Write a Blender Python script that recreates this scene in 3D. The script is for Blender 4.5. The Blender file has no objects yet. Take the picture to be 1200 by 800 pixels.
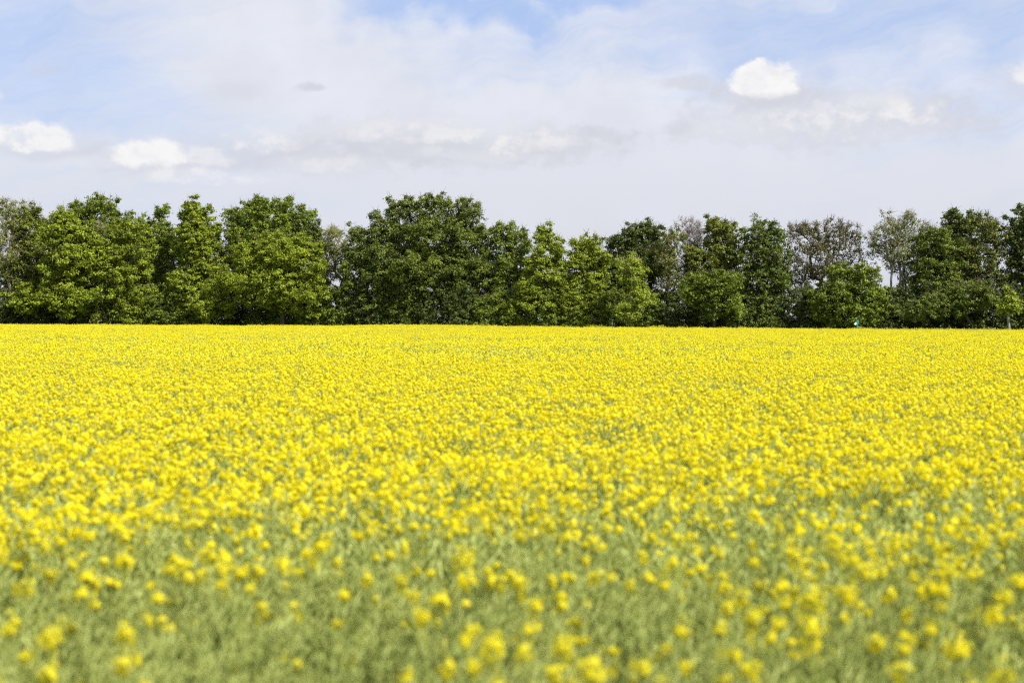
import bpy, math, random
import numpy as np
from mathutils import Vector

# ------------------------------------------------------------------ camera, sky, sun, exposure
scn = bpy.context.scene
COL = scn.collection
R = math.radians
CAM_Z = 2.0
FPX = 1667.0                                   # focal length in pixels of the 1200 px wide photograph
cam_d = bpy.data.cameras.new('camera')
cam_d.lens = 50.0; cam_d.sensor_width = 36.0
cam_d.clip_start = 0.1; cam_d.clip_end = 20000
cam_d.dof.use_dof = True; cam_d.dof.focus_distance = 95.0; cam_d.dof.aperture_fstop = 2.0
cam = bpy.data.objects.new('camera', cam_d); COL.objects.link(cam)
cam.location = (0, 0, CAM_Z)
cam.rotation_euler = (R(90 - 0.893), 0, 0)
cam.rotation_mode = 'XYZ'
from mathutils import Matrix
_m = Matrix.Rotation(R(90 - 0.893), 4, 'X') @ Matrix.Rotation(R(0.23), 4, 'Z')
cam.rotation_euler = _m.to_euler()
scn.camera = cam

SUN_EL, SUN_AZ = 50.0, 128.0                   # azimuth measured clockwise from the viewing direction
sun_vec = Vector((math.sin(R(SUN_AZ)) * math.cos(R(SUN_EL)), math.cos(R(SUN_AZ)) * math.cos(R(SUN_EL)), math.sin(R(SUN_EL))))
sun_d = bpy.data.lights.new('sun', 'SUN'); sun_d.energy = 4.7; sun_d.angle = R(0.5); sun_d.color = (1.0, 0.95, 0.86)
sun = bpy.data.objects.new('sun', sun_d); COL.objects.link(sun)
sun.rotation_euler = sun_vec.to_track_quat('Z', 'Y').to_euler()
sun.location = (40, -60, 80)

scn.view_settings.view_transform = 'Standard'
try: scn.view_settings.look = 'None'
except Exception: pass
scn.view_settings.exposure = 0.85
scn.view_settings.gamma = 1.0
scn.view_settings.use_curve_mapping = False
scn.cycles.max_bounces = 8
scn.cycles.diffuse_bounces = 4
scn.cycles.transmission_bounces = 4
scn.cycles.glossy_bounces = 2
scn.cycles.transparent_max_bounces = 4
scn.cycles.use_denoising = False
scn.cycles.pixel_filter_type = 'BLACKMAN_HARRIS'; scn.cycles.filter_width = 1.2
scn.cycles.use_adaptive_sampling = False

SKY_S = 0.10
w = bpy.data.worlds.new('World'); scn.world = w; w.use_nodes = True
nt = w.node_tree; nt.nodes.clear()
class G:
    """tiny node-graph writer"""
    def __init__(s, nt): s.nt = nt
    def n(s, t, **k):
        x = s.nt.nodes.new(t)
        for a, b in k.items(): setattr(x, a, b)
        return x
    def put(s, sock, v):
        if isinstance(v, bpy.types.NodeSocket): s.nt.links.new(v, sock)
        elif isinstance(v, (tuple, list)): sock.default_value = tuple(v)
        else: sock.default_value = v
    def m(s, op, a, b=None, c=None, clamp=False):
        x = s.n('ShaderNodeMath', operation=op, use_clamp=clamp)
        s.put(x.inputs[0], a)
        if b is not None: s.put(x.inputs[1], b)
        if c is not None: s.put(x.inputs[2], c)
        return x.outputs[0]
    def ss(s, v, lo, hi, a=0.0, b=1.0):
        x = s.n('ShaderNodeMapRange', interpolation_type='SMOOTHSTEP')
        for i, q in enumerate((v, lo, hi, a, b)): s.put(x.inputs[i], q)
        return x.outputs[0]
    def mix(s, f, a, b):
        x = s.n('ShaderNodeMix', data_type='RGBA')
        s.put(x.inputs[0], f); s.put(x.inputs[6], a); s.put(x.inputs[7], b)
        return x.outputs[2]
    def comb(s, x, y, z):
        c = s.n('ShaderNodeCombineXYZ')
        s.put(c.inputs[0], x); s.put(c.inputs[1], y); s.put(c.inputs[2], z)
        return c.outputs[0]
    def noise(s, vec, scale, detail=5, rough=0.55, dist=0.0):
        x = s.n('ShaderNodeTexNoise')
        s.put(x.inputs['Vector'], vec); x.inputs['Scale'].default_value = scale
        x.inputs['Detail'].default_value = detail; x.inputs['Roughness'].default_value = rough
        x.inputs['Distortion'].default_value = dist
        return x.outputs[0]
g = G(nt)
sky = g.n('ShaderNodeTexSky', sky_type='NISHITA')
sky.sun_disc = False
sky.sun_elevation = R(SUN_EL); sky.sun_rotation = R(SUN_AZ)
sky.air_density = 1.0; sky.dust_density = 0.6; sky.ozone_density = 2.0
tc = g.n('ShaderNodeTexCoord')
sep = g.n('ShaderNodeSeparateXYZ'); nt.links.new(tc.outputs['Generated'], sep.inputs[0])
DX, DY, DZ = sep.outputs
az = g.m('ARCTAN2', DX, DY)                     # 0 = straight ahead, in radians
el = g.m('ARCSINE', DZ)
U = g.m('MULTIPLY', az, 10.0); V = g.m('MULTIPLY', el, 10.0)      # 1 unit = 0.1 rad
# a slow warp of the sky coordinates
UV = g.comb(U, V, 0.0)
def C(k, base): return tuple(x * k * 0.683 / SKY_S for x in base) + (1.0,)
W1 = g.m('SUBTRACT', g.noise(UV, 2.2, 5, 0.5), 0.5)
W2 = g.m('SUBTRACT', g.noise(g.comb(U, V, 7.3), 2.2, 5, 0.5), 0.5)
F1 = g.m('SUBTRACT', g.noise(g.comb(U, g.m('MULTIPLY', V, 1.3), 3.1), 7.5, 9, 0.62), 0.5)
# thin high veil: long soft streaks running gently upwards to the right, thicker near the horizon
Us = g.m('ADD', U, g.m('MULTIPLY', W1, 0.8)); Vs = g.m('ADD', V, g.m('MULTIPLY', W2, 0.4))
sv = g.comb(g.m('MULTIPLY', g.m('ADD', Us, g.m('MULTIPLY', Vs, 0.9)), 0.42), g.m('SUBTRACT', g.m('MULTIPLY', Vs, 1.5), g.m('MULTIPLY', Us, 0.22)), 1.7)
cir = g.noise(sv, 1.1, 6, 0.5, 0.3)
st = g.comb(g.m('ADD', g.m('MULTIPLY', Us, 0.30), g.m('MULTIPLY', Vs, 0.3)), g.m('SUBTRACT', g.m('MULTIPLY', Vs, 2.6), g.m('MULTIPLY', Us, 0.50)), 9.0)
cir2 = g.noise(st, 1.5, 9, 0.6, 0.1)
fib = g.noise(g.comb(g.m('MULTIPLY', Us, 0.9), g.m('SUBTRACT', g.m('MULTIPLY', Vs, 5.5), g.m('MULTIPLY', Us, 1.1)), 4.0), 1.9, 9, 0.6, 0.0)
veil = g.m('ADD', g.m('ADD', g.m('MULTIPLY', cir, 0.45), g.m('MULTIPLY', cir2, 0.62)), g.m('MULTIPLY', g.m('SUBTRACT', fib, 0.5), 0.42))
def blob(cx, cy, rx, ry, warp=0.0, rot=0.0):
    """1 at the centre, 0 on the rim of an ellipse of the sky (units of 0.1 rad, cy above the horizon)"""
    a = g.m('SUBTRACT', U, cx); b = g.m('SUBTRACT', V, cy)
    if warp:
        a = g.m('ADD', a, g.m('MULTIPLY', W1, warp)); b = g.m('ADD', b, g.m('MULTIPLY', W2, warp))
    if rot:
        c, s_ = math.cos(rot), math.sin(rot)
        a, b = g.m('ADD', g.m('MULTIPLY', a, c), g.m('MULTIPLY', b, s_)), g.m('SUBTRACT', g.m('MULTIPLY', b, c), g.m('MULTIPLY', a, s_))
    a = g.m('DIVIDE', a, rx); b = g.m('DIVIDE', b, ry)
    q = g.m('SQRT', g.m('ADD', g.m('MULTIPLY', a, a), g.m('MULTIPLY', b, b)))
    return g.m('SUBTRACT', 1.0, q), b
def sky_xy(px, py):                             # where a feature of the real sky stands: degrees right of view / above horizon
    return (px - 600) / 166.7, (374 + (px - 600) * 0.004 - py) / 166.7
bias = None
for px, py, rx, ry, amt, rot in [(330, 60, 260, 150, 0.28, -0.45), (760, 190, 480, 130, 0.22, 0.0), (560, 130, 330, 120, 0.16, 0.0),
                                 (20, 90, 260, 100, -0.20, -0.2), (600, 2, 300, 46, -0.46, 0.05), (1000, 40, 400, 70, -0.27, 0.05), (1190, 60, 220, 60, -0.10, 0.0),
                                 (440, 0, 120, 22, -0.16, 0.0), (130, 130, 240, 60, -0.08, 0.0)]:
    cx, cy = sky_xy(px, py)
    e, _ = blob(cx, cy, rx / 166.7, ry / 166.7, 0.9, rot)
    t = g.m('MULTIPLY', g.ss(e, 0.0, 0.8), amt)
    bias = t if bias is None else g.m('ADD', bias, t)
low = g.ss(V, 2.0, 0.2, 0.0, 0.30)              # more veil towards the horizon
veil = g.m('ADD', g.m('ADD', veil, bias), low)
veil_f = g.ss(veil, -0.12, 0.92, 0.10, 0.95)
veil_c = g.mix(g.ss(V, 0.2, 1.7), C(0.580, (0.975, 0.985, 1.035)), C(0.70, (0.965, 0.985, 1.065)))
veil_c = g.mix(g.ss(g.m('ADD', W1, g.m('MULTIPLY', W2, 0.6)), -0.3, 0.3), veil_c, C(0.635, (0.965, 0.985, 1.07)))
blue = g.mix(0.75, sky.outputs[0], C(0.62, (0.42, 0.630, 1.14)))      # thin high haze whitens and evens the clear blue
skyc = g.mix(veil_f, blue, veil_c)
# heaps of cumulus in two passes: lilac-grey bodies, then sunlit white tops: (x, y, half width, half height, softness, strength)
F2 = g.m('SUBTRACT', g.noise(g.comb(g.m('MULTIPLY', U, 0.7), V, 11.0), 4.2, 9, 0.6), 0.5)
FB = g.m('ADD', g.m('MULTIPLY', F1, 2.3), g.m('MULTIPLY', F2, 1.9))
lump = g.ss(g.m('ADD', F1, g.m('MULTIPLY', F2, 0.8)), -0.22, 0.12, 0.35, 1.0)
GREY = [(885, 118, 78, 20, 0.7, 0.75), (800, 103, 60, 11, 0.8, 0.6), (960, 150, 190, 40, 0.7, 0.62), (1060, 150, 110, 30, 0.9, 0.5), (70, 182, 90, 20, 0.8, 0.5), (190, 198, 110, 22, 0.9, 0.55),
        (300, 180, 110, 30, 0.9, 0.55), (500, 172, 200, 34, 0.8, 0.75), (650, 172, 110, 28, 0.8, 0.7), (400, 190, 120, 26, 0.9, 0.55), (705, 160, 34, 12, 0.8, 0.7),
        (364, 112, 20, 7, 0.8, 0.8), (790, 152, 26, 10, 0.9, 0.6), (1190, 116, 70, 26, 0.9, 0.5), (72, 98, 24, 9, 0.9, 0.35), (280, 112, 40, 12, 0.9, 0.3)]
WHITE = [(889, 104, 40, 30, 0.34, 1.0), (970, 156, 150, 24, 0.9, 0.42), (1015, 136, 66, 18, 0.8, 0.40), (895, 152, 80, 16, 0.9, 0.45), (1050, 148, 60, 18, 0.9, 0.4),
         (60, 174, 52, 19, 0.5, 0.85), (20, 176, 34, 12, 0.8, 0.5), (182, 190, 46, 21, 0.45, 0.95), (305, 168, 52, 20, 0.8, 0.62), (240, 188, 44, 16, 0.8, 0.5), (250, 212, 90, 11, 0.8, 0.55), (130, 200, 70, 10, 0.9, 0.35),
         (520, 158, 150, 18, 0.9, 0.55), (610, 168, 90, 16, 0.9, 0.45), (385, 196, 66, 14, 0.9, 0.45), (560, 182, 90, 10, 0.9, 0.35), (1194, 104, 40, 20, 0.6, 0.7), (1192, 50, 18, 9, 0.8, 0.6), (6, 131, 24, 16, 0.6, 0.75)]
for lst, col in ((GREY, C(0.548, (0.955, 0.975, 1.075))), (WHITE, C(0.77, (1.0, 0.99, 0.985)))):
    for px, py, rx, ry, soft, stg in lst:
        cx, cy = sky_xy(px, py)
        e, b = blob(cx, cy, rx / 166.7, ry / 166.7, 0.16)
        small = 0.38 if (lst is WHITE and soft < 0.55) else 0.62
        e = g.m('ADD', g.m('ADD', e, 0.10), g.m('MULTIPLY', FB, 1.0 * small))
        base = g.ss(g.m('ADD', b, g.m('MULTIPLY', F1, 0.8)), -0.95, -0.55)        # flatter undersides
        f = g.m('MULTIPLY', g.ss(e, 0.0, soft), stg)
        if lst is WHITE: f = g.m('MULTIPLY', f, base if stg < 0.9 else g.ss(g.m('ADD', b, g.m('MULTIPLY', F1, 0.5)), -0.78, -0.30))
        if lst is WHITE and stg < 0.9: f = g.m('MULTIPLY', f, lump)
        c_ = g.mix(lump, C(0.66, (0.98, 0.985, 1.04)), col) if lst is WHITE else col
        skyc = g.mix(f, skyc, c_)
bg = g.n('ShaderNodeBackground'); bg.inputs['Strength'].default_value = SKY_S
nt.links.new(skyc, bg.inputs['Color'])
wo = g.n('ShaderNodeOutputWorld'); nt.links.new(bg.outputs[0], wo.inputs[0])
w.cycles.sampling_method = 'MANUAL'; w.cycles.sample_map_resolution = 512

# ------------------------------------------------------------------ helpers
def tag(o, label=None, cat=None, group=None, kind=None):
    if label: o['label'] = label
    if cat: o['category'] = cat
    if group: o['group'] = group
    if kind: o['kind'] = kind
    return o
def empty(name, loc=(0, 0, 0), rz=0.0):
    o = bpy.data.objects.new(name, None); COL.objects.link(o)
    o.location = loc; o.rotation_euler = (0, 0, rz); o.empty_display_size = 0.3
    return o
class MB:
    """collects polygons of one size per call as numpy blocks and writes them as one mesh"""
    def __init__(s): s.v = []; s.f = []; s.t = []; s.mi = []; s.nv = 0
    def add(s, V_, k, tint=None, mi=0):
        # V_: (n, k, 3) separate k-gons
        V_ = np.asarray(V_, np.float32); n = V_.shape[0]
        if n == 0: return
        s.v.append(V_.reshape(-1, 3)); s.f.append((np.arange(n * k) + s.nv, np.full(n, k)))
        s.t.append(np.repeat(np.asarray(tint if tint is not None else np.full(n, .5), np.float32), k))
        s.mi.append(np.full(n, mi)); s.nv += n * k
    def indexed(s, V_, F_, tint=0.5, mi=0):
        V_ = np.asarray(V_, np.float32); F_ = np.asarray(F_)
        s.v.append(V_); s.f.append((F_.reshape(-1) + s.nv, np.full(len(F_), F_.shape[1])))
        s.t.append(np.full(len(V_), tint, np.float32)); s.mi.append(np.full(len(F_), mi)); s.nv += len(V_)
    def mesh(s, name, mats, smooth=False):
        me = bpy.data.meshes.new(name)
        v = np.concatenate(s.v); li = np.concatenate([a for a, _ in s.f]); sz = np.concatenate([b for _, b in s.f])
        me.vertices.add(len(v)); me.vertices.foreach_set('co', v.ravel())
        me.loops.add(len(li)); me.loops.foreach_set('vertex_index', li.astype(np.int32))
        me.polygons.add(len(sz)); st = np.concatenate([[0], np.cumsum(sz)[:-1]])
        me.polygons.foreach_set('loop_start', st.astype(np.int32))
        me.polygons.foreach_set('material_index', np.concatenate(s.mi).astype(np.int32))
        a = me.attributes.new('tint', 'FLOAT', 'POINT'); a.data.foreach_set('value', np.concatenate(s.t))
        for m_ in (mats if isinstance(mats, (list, tuple)) else [mats]): me.materials.append(m_)
        me.update(calc_edges=True)
        if smooth: me.polygons.foreach_set('use_smooth', np.ones(len(sz), bool))
        return me
    def build(s, name, mats, parent=None, smooth=False):
        o = bpy.data.objects.new(name, s.mesh(name, mats, smooth)); COL.objects.link(o); o.parent = parent
        return o
def tubes(mb, P0, P1, r0, r1, sides=5, tint=0.5, mi=0):
    """a tapering prism along every segment"""
    P0 = np.asarray(P0, float); P1 = np.asarray(P1, float); n = len(P0)
    if n == 0: return
    r0 = np.broadcast_to(r0, n); r1 = np.broadcast_to(r1, n)
    d = P1 - P0; L = np.linalg.norm(d, axis=1, keepdims=True) + 1e-9; d = d / L
    up = np.where(np.abs(d[:, 2:3]) < .9, np.array([[0, 0, 1.]]), np.array([[1., 0, 0]]))
    a = np.cross(d, up); a /= np.linalg.norm(a, axis=1, keepdims=True) + 1e-9; b = np.cross(d, a)
    t = np.arange(sides) / sides * 2 * np.pi
    ring = a[:, None] * np.cos(t)[None, :, None] + b[:, None] * np.sin(t)[None, :, None]
    A = P0[:, None] + ring * r0[:, None, None]; B = P1[:, None] + ring * r1[:, None, None]
    Q = np.stack([A, np.roll(A, -1, 1), np.roll(B, -1, 1), B], 2)       # n, sides, 4, 3
    tt = np.repeat(np.broadcast_to(tint, n), sides)
    mb.add(Q.reshape(-1, 4, 3), 4, tt, mi)
def unit(v): return v / (np.linalg.norm(v, axis=-1, keepdims=True) + 1e-9)
def leaf_quads(P, N, s, rng, asp=0.62, fold=0.0):
    """rhombic leaves at P facing N, half-length s"""
    n = len(P); q = unit(rng.normal(size=(n, 3)))
    a = unit(np.cross(N, q)); b = np.cross(N, a); s = np.broadcast_to(s, n)[:, None]
    k = fold * s * N
    return np.stack([P - a * s, P - b * s * asp + k, P + a * s, P + b * s * asp + k], 1)

# ------------------------------------------------------------------ materials
def leafy(name, c0, c1, trans=0.35, tcol=None, rough=0.6, gloss=0.018, obj_var=0.0):
    m = bpy.data.materials.new(name); m.use_nodes = True; n_ = m.node_tree; n_.nodes.clear(); q = G(n_)
    at = q.n('ShaderNodeAttribute', attribute_name='tint')
    col = q.mix(at.outputs['Fac'], tuple(c0) + (1,), tuple(c1) + (1,))
    if obj_var:
        oi = q.n('ShaderNodeObjectInfo')
        hs = q.n('ShaderNodeHueSaturation'); q.put(hs.inputs['Color'], col)
        q.put(hs.inputs['Value'], q.m('ADD', 1 - obj_var, q.m('MULTIPLY', oi.outputs['Random'], 2 * obj_var)))
        q.put(hs.inputs['Hue'], q.m('ADD', 0.5 - 0.012, q.m('MULTIPLY', oi.outputs['Random'], 0.024)))
        col = hs.outputs[0]
    d = q.n('ShaderNodeBsdfDiffuse'); q.put(d.inputs['Color'], col)
    t = q.n('ShaderNodeBsdfTranslucent')
    if tcol:
        q.put(t.inputs['Color'], q.mix(0.5, col, tuple(tcol) + (1,)))
    else: q.put(t.inputs['Color'], col)
    mx = q.n('ShaderNodeMixShader'); mx.inputs[0].default_value = trans
    n_.links.new(d.outputs[0], mx.inputs[1]); n_.links.new(t.outputs[0], mx.inputs[2])
    gl = q.n('ShaderNodeBsdfGlossy'); gl.inputs['Roughness'].default_value = rough
    gl.inputs['Color'].default_value = (.9, .95, .85, 1)
    m2 = q.n('ShaderNodeMixShader'); m2.inputs[0].default_value = gloss
    n_.links.new(mx.outputs[0], m2.inputs[1]); n_.links.new(gl.outputs[0], m2.inputs[2])
    o = q.n('ShaderNodeOutputMaterial'); n_.links.new(m2.outputs[0], o.inputs[0])
    return m
def bark(name, c0, c1, sc=6.0):
    m = bpy.data.materials.new(name); m.use_nodes = True; n_ = m.node_tree; q = G(n_)
    bs = n_.nodes['Principled BSDF']; bs.inputs['Roughness'].default_value = 0.9
    bs.inputs['Specular IOR Level'].default_value = 0.15
    tcx = q.n('ShaderNodeTexCoord'); mp = q.n('ShaderNodeMapping'); mp.inputs['Scale'].default_value = (1, 1, 0.25)
    n_.links.new(tcx.outputs['Object'], mp.inputs[0])
    f = q.ss(q.noise(mp.outputs[0], sc, 6, 0.65), 0.35, 0.68)
    n_.links.new(q.mix(f, tuple(c0) + (1,), tuple(c1) + (1,)), bs.inputs['Base Color'])
    bp = q.n('ShaderNodeBump'); bp.inputs['Strength'].default_value = 0.5; bp.inputs['Distance'].default_value = 0.03
    n_.links.new(f, bp.inputs['Height']); n_.links.new(bp.outputs[0], bs.inputs['Normal'])
    return m
def plain(name, c, rough=0.5, spec=0.5, metal=0.0):
    m = bpy.data.materials.new(name); m.use_nodes = True; n_ = m.node_tree; q = G(n_)
    bs = n_.nodes['Principled BSDF']; bs.inputs['Roughness'].default_value = rough; bs.inputs['Metallic'].default_value = metal
    tcx = q.n('ShaderNodeTexCoord')
    f = q.noise(tcx.outputs['Object'], 9.0, 5, 0.6)
    n_.links.new(q.mix(f, tuple(x * .8 for x in c) + (1,), tuple(min(1, x * 1.15) for x in c) + (1,)), bs.inputs['Base Color'])
    return m
M = {
    'bright':  leafy('leaves_bright', (0.110, 0.155, 0.010), (0.310, 0.370, 0.024), 0.30, (0.34, 0.41, 0.02)),
    'yellow':  leafy('leaves_yellowgreen', (0.13, 0.18, 0.012), (0.36, 0.43, 0.03), 0.32, (0.34, 0.42, 0.03)),
    'mid':     leafy('leaves_mid', (0.07, 0.108, 0.01), (0.225, 0.285, 0.024), 0.28, (0.24, 0.32, 0.02)),
    'oak':     leafy('leaves_oak', (0.058, 0.086, 0.012), (0.185, 0.228, 0.028), 0.28, (0.2, 0.26, 0.02)),
    'dark':    leafy('leaves_dark', (0.038, 0.06, 0.011), (0.122, 0.158, 0.024), 0.25, (0.12, 0.18, 0.02)),
    'olive':   leafy('leaves_olive', (0.078, 0.1, 0.014), (0.225, 0.255, 0.032), 0.28, (0.25, 0.28, 0.03)),
    'tan':     leafy('leaves_tan', (0.135, 0.14, 0.038), (0.265, 0.26, 0.075), 0.28, (0.28, 0.28, 0.06)),
    'brown':   leafy('leaves_brown', (0.095, 0.085, 0.022), (0.175, 0.17, 0.036), 0.26, (0.2, 0.18, 0.03)),
    'cool':    leafy('leaves_cool', (0.058, 0.09, 0.012), (0.16, 0.21, 0.028), 0.28, (0.17, 0.25, 0.03)),
    'bark':    bark('bark_dark', (0.045, 0.036, 0.026), (0.12, 0.10, 0.075)),
    'bark_b':  bark('bark_brown', (0.075, 0.055, 0.036), (0.17, 0.13, 0.09)),
    'bark_p':  bark('bark_pale', (0.22, 0.19, 0.12), (0.40, 0.36, 0.25)),
    'bark_g':  bark('bark_grey', (0.20, 0.18, 0.17), (0.34, 0.31, 0.29)),
    'pod':     leafy('crop_green', (0.255, 0.315, 0.068), (0.475, 0.520, 0.150), 0.30, (0.34, 0.38, 0.08), 0.55, 0.02),
    'cleaf':   leafy('crop_leaf', (0.145, 0.205, 0.042), (0.285, 0.340, 0.085), 0.30, (0.24, 0.30, 0.06), 0.55, 0.015),
    'petal':   leafy('petal_yellow', (0.74, 0.635, 0.010), (0.84, 0.755, 0.020), 0.46, (0.92, 0.84, 0.02), 0.6, 0.008),
    'teal':    plain('teal_paint', (0.04, 0.22, 0.16), 0.35),
    'white':   plain('white_paint', (0.78, 0.80, 0.80), 0.3),
}

# ------------------------------------------------------------------ ground
def hedge_d(px): return 165.0 - (px - 600) * 0.02       # distance of the tree row, a little nearer on the right
gm = bpy.data.materials.new('ground'); gm.use_nodes = True; q = G(gm.node_tree); bs = gm.node_tree.nodes['Principled BSDF']
bs.inputs['Roughness'].default_value = 0.95; bs.inputs['Specular IOR Level'].default_value = 0.1
tcx = q.n('ShaderNodeTexCoord')
f = q.ss(q.noise(tcx.outputs['Object'], 0.5, 8, 0.65), 0.35, 0.65)
far = q.mix(f, (0.06, 0.09, 0.02, 1), (0.12, 0.14, 0.04, 1))
soil = q.mix(q.noise(tcx.outputs['Object'], 14.0, 6, 0.7), (0.06, 0.045, 0.03, 1), (0.14, 0.12, 0.06, 1))
sp = q.n('ShaderNodeSeparateXYZ'); gm.node_tree.links.new(tcx.outputs['Object'], sp.inputs[0])
gm.node_tree.links.new(q.mix(q.ss(sp.outputs[1], 140, 150), soil, far), bs.inputs['Base Color'])
mb = MB()
xs = np.concatenate([[-9000, -2000, -500], np.linspace(-150, 150, 41), [500, 2000, 9000]])
ys = np.concatenate([[-2000, -300], np.linspace(-20, 240, 41), [500, 2000, 12000]])
gx, gy = np.meshgrid(xs, ys, indexing='ij')
gz = np.where((np.abs(gx) < 149) & (gy > 6) & (gy < 239), 0.03 * np.sin(gx * .31) * np.cos(gy * .23), 0)
idx = np.arange(gx.size).reshape(gx.shape)
F_ = np.stack([idx[:-1, :-1], idx[1:, :-1], idx[1:, 1:], idx[:-1, 1:]], -1).reshape(-1, 4)
mb.indexed(np.stack([gx, gy, gz], -1).reshape(-1, 3), F_)
tag(mb.build('ground', gm, smooth=True), kind='structure')

# ------------------------------------------------------------------ trees
def P2W(px, py, D):
    """a point of the view (in photograph pixels) standing at distance D"""
    return np.array([(px - 600) / FPX * D, D, CAM_Z - (py - 374 - (px - 600) * 0.004) / FPX * D])

def make_tree(name, label, cat, px, dd, lobes, leaf='mid', tr='bark', dens=1.0, lsize=0.16, clump=0.95, spacing=1.0,
              flat=0.75, trunk_r=0.28, stems=1, bare=0.0, group=None, seed=0, depth=0.85, trunk_top=0.72, inner=0.3, twig=0, trunk_px=None, gap_f=0.9):
    rng = np.random.default_rng(seed * 7919 + 13)
    lsize *= 0.76; flat = flat + 0.22
    D = hedge_d(px) + dd
    root = empty(name, (((trunk_px or px) - 600) / FPX * D, D, 0.0)); tag(root, label, cat, group)
    base = np.array(root.location)
    k = D / FPX
    # clump centres inside the union of the lobes
    cent = []
    for (lx, ly, rx, ry) in lobes:
        if name != 'shrub' and name != 'sapling': ly += 4.5
        c = P2W(lx, ly, D) - base
        r3 = np.array([rx * k, min(rx * k * depth, 5.5) if rx * k > 2 else rx * k, ry * k]) - clump * 0.22
        r3 = np.maximum(r3, 0.25)
        sp_ = clump * spacing * 1.08
        want = int(4.19 * r3[0] * r3[1] * r3[2] / (sp_ ** 3 * 0.9)) + 6
        want = min(want, 420)
        u = unit(rng.normal(size=(want * 6, 3))); rad = rng.uniform(inner, 1.0, want * 6) ** 0.55
        u *= (1 + 0.14 * np.sin(u[:, 0:1] * 5.1 + seed) + 0.10 * np.cos(u[:, 2:3] * 6.3 + seed * 2))
        pts = c + u * (rad * np.where(rng.random(len(rad)) < .14, 1.13, 1.0))[:, None] * r3
        got = []
        ph = rng.uniform(0, 6.28, 6); sp3 = pts * gap_f
        gap = np.sin(sp3[:, 0] * 1.9 + ph[0] + 1.3 * np.sin(sp3[:, 2] * 1.7 + ph[1])) * np.sin(sp3[:, 2] * 2.6 + ph[2] + 1.2 * np.sin(sp3[:, 1] * 1.6 + ph[3])) + 0.5 * np.sin(sp3[:, 1] * 2.1 + ph[4] + sp3[:, 0])
        pts = pts[gap > -0.42]
        for p in pts:
            if p[2] < 0.5: continue
            if got:
                g_ = np.array(got)
                if np.min(np.sum(((g_ - p) / np.array([1, 1, flat])) ** 2, 1)) < (sp_ * 0.78) ** 2: continue
            got.append(p)
            if len(got) >= want: break
        cent += got
    cent = np.array(cent)
    if len(lobes) > 1:                                  # thin out where lobes overlap
        keep = []
        for p in cent:
            if not keep or np.min(np.sum((np.array(keep) - p) ** 2, 1)) > (clump * spacing * 0.6) ** 2: keep.append(p)
        cent = np.array(keep)
    # young shoots standing out of the crown's surface
    csz = np.ones(len(cent))
    bins = np.round(cent[:, 0] / (clump * 0.9)).astype(int); extra = []
    for b_ in np.unique(bins):
        cand = np.where(bins == b_)[0]; cand = cand[np.argsort(-cent[cand, 2])][:3]
        for ci_ in cand:
            for _ in range(int(rng.integers(1, 3))):
                extra.append(cent[ci_] + [rng.normal() * clump * .45, rng.normal() * clump * .45, clump * rng.uniform(.55, 1.15)])
    if extra:
        cent = np.concatenate([cent, extra]); csz = np.concatenate([csz, rng.uniform(.38, .62, len(extra))])
    top = cent[:, 2].max()
    # skeleton
    nodes = []; par = []; 
    for s in range(stems):
        ang = rng.uniform(0, 6.28); off = 0 if stems == 1 else 0.35 + 0.5 * rng.random()
        p = np.array([math.cos(ang) * off, math.sin(ang) * off, -0.1]); par.append(-1); nodes.append(p)
        tgt = np.array([cent[:, 0].mean() + (rng.normal() * 1.6 if stems > 1 else 0), rng.normal() * 0.6, top * (trunk_top + 0.12 * (rng.random() - .5))])
        nseg = max(5, int(tgt[2] / 0.9)); wob = rng.normal(size=(nseg, 3)) * np.array([0.16, 0.16, 0.05])
        start = p.copy()
        for i in range(1, nseg + 1):
            f_ = i / nseg
            p = start + (tgt - start) * np.array([f_ ** 1.6, f_ ** 1.6, f_]) + np.cumsum(wob, 0)[i - 1] * 0.6
            par.append(len(nodes) - 1); nodes.append(p)
    order = np.argsort(np.hypot(cent[:, 0] - 0, cent[:, 1]) + 0.25 * cent[:, 2])
    N0 = len(nodes)
    ends = []
    NA = np.zeros((len(nodes) + len(cent) * 3 + 5, 3)); NA[:N0] = nodes; cnt = N0
    for ci in order:
        c = cent[ci]; A = NA[:cnt]
        dv = c - A; dist = np.linalg.norm(dv, axis=1)
        rise = dv[:, 2] / (dist + 1e-6)
        cost = dist * (1 + 0.9 * np.clip(0.30 - rise, 0, 1)) + np.where(A[:, 2] < 1.0, 3.0, 0)
        j = int(np.argmin(cost)); a = NA[j].copy(); prev = j
        L = dist[j]; sag = rng.normal(size=3) * 0.10 * L
        for f_ in ((0.4, 0.75, 1.0) if L > 0.8 else (1.0,)):
            p = a + (c - a) * f_ + sag * math.sin(f_ * math.pi) + np.array([0, 0, 0.10 * L * math.sin(f_ * math.pi)])
            if f_ == 1.0: p = c
            NA[cnt] = p; par.append(prev); prev = cnt; cnt += 1
            if cnt >= len(NA): break
        ends.append(cnt - 1)
        if cnt >= len(NA) - 4: break
    A = NA[:cnt]; par = np.array(par)
    wgt = np.zeros(cnt)
    for e in ends: wgt[e] += 1
    for i in range(cnt - 1, 0, -1):
        if par[i] >= 0: wgt[par[i]] += wgt[i]
    tot = max(1.0, wgt[:N0][par[:N0] < 0].max())
    rad = np.maximum(trunk_r * (np.maximum(wgt, 0.5) / tot) ** 0.48, 0.022)
    sel = np.where(par >= 0)[0]
    mb = MB()
    r_child = rad[sel]; r_par = np.minimum(rad[par[sel]], r_child * 1.35)
    tubes(mb, A[par[sel]], A[sel], r_par, r_child * 0.98, 6)
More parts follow.
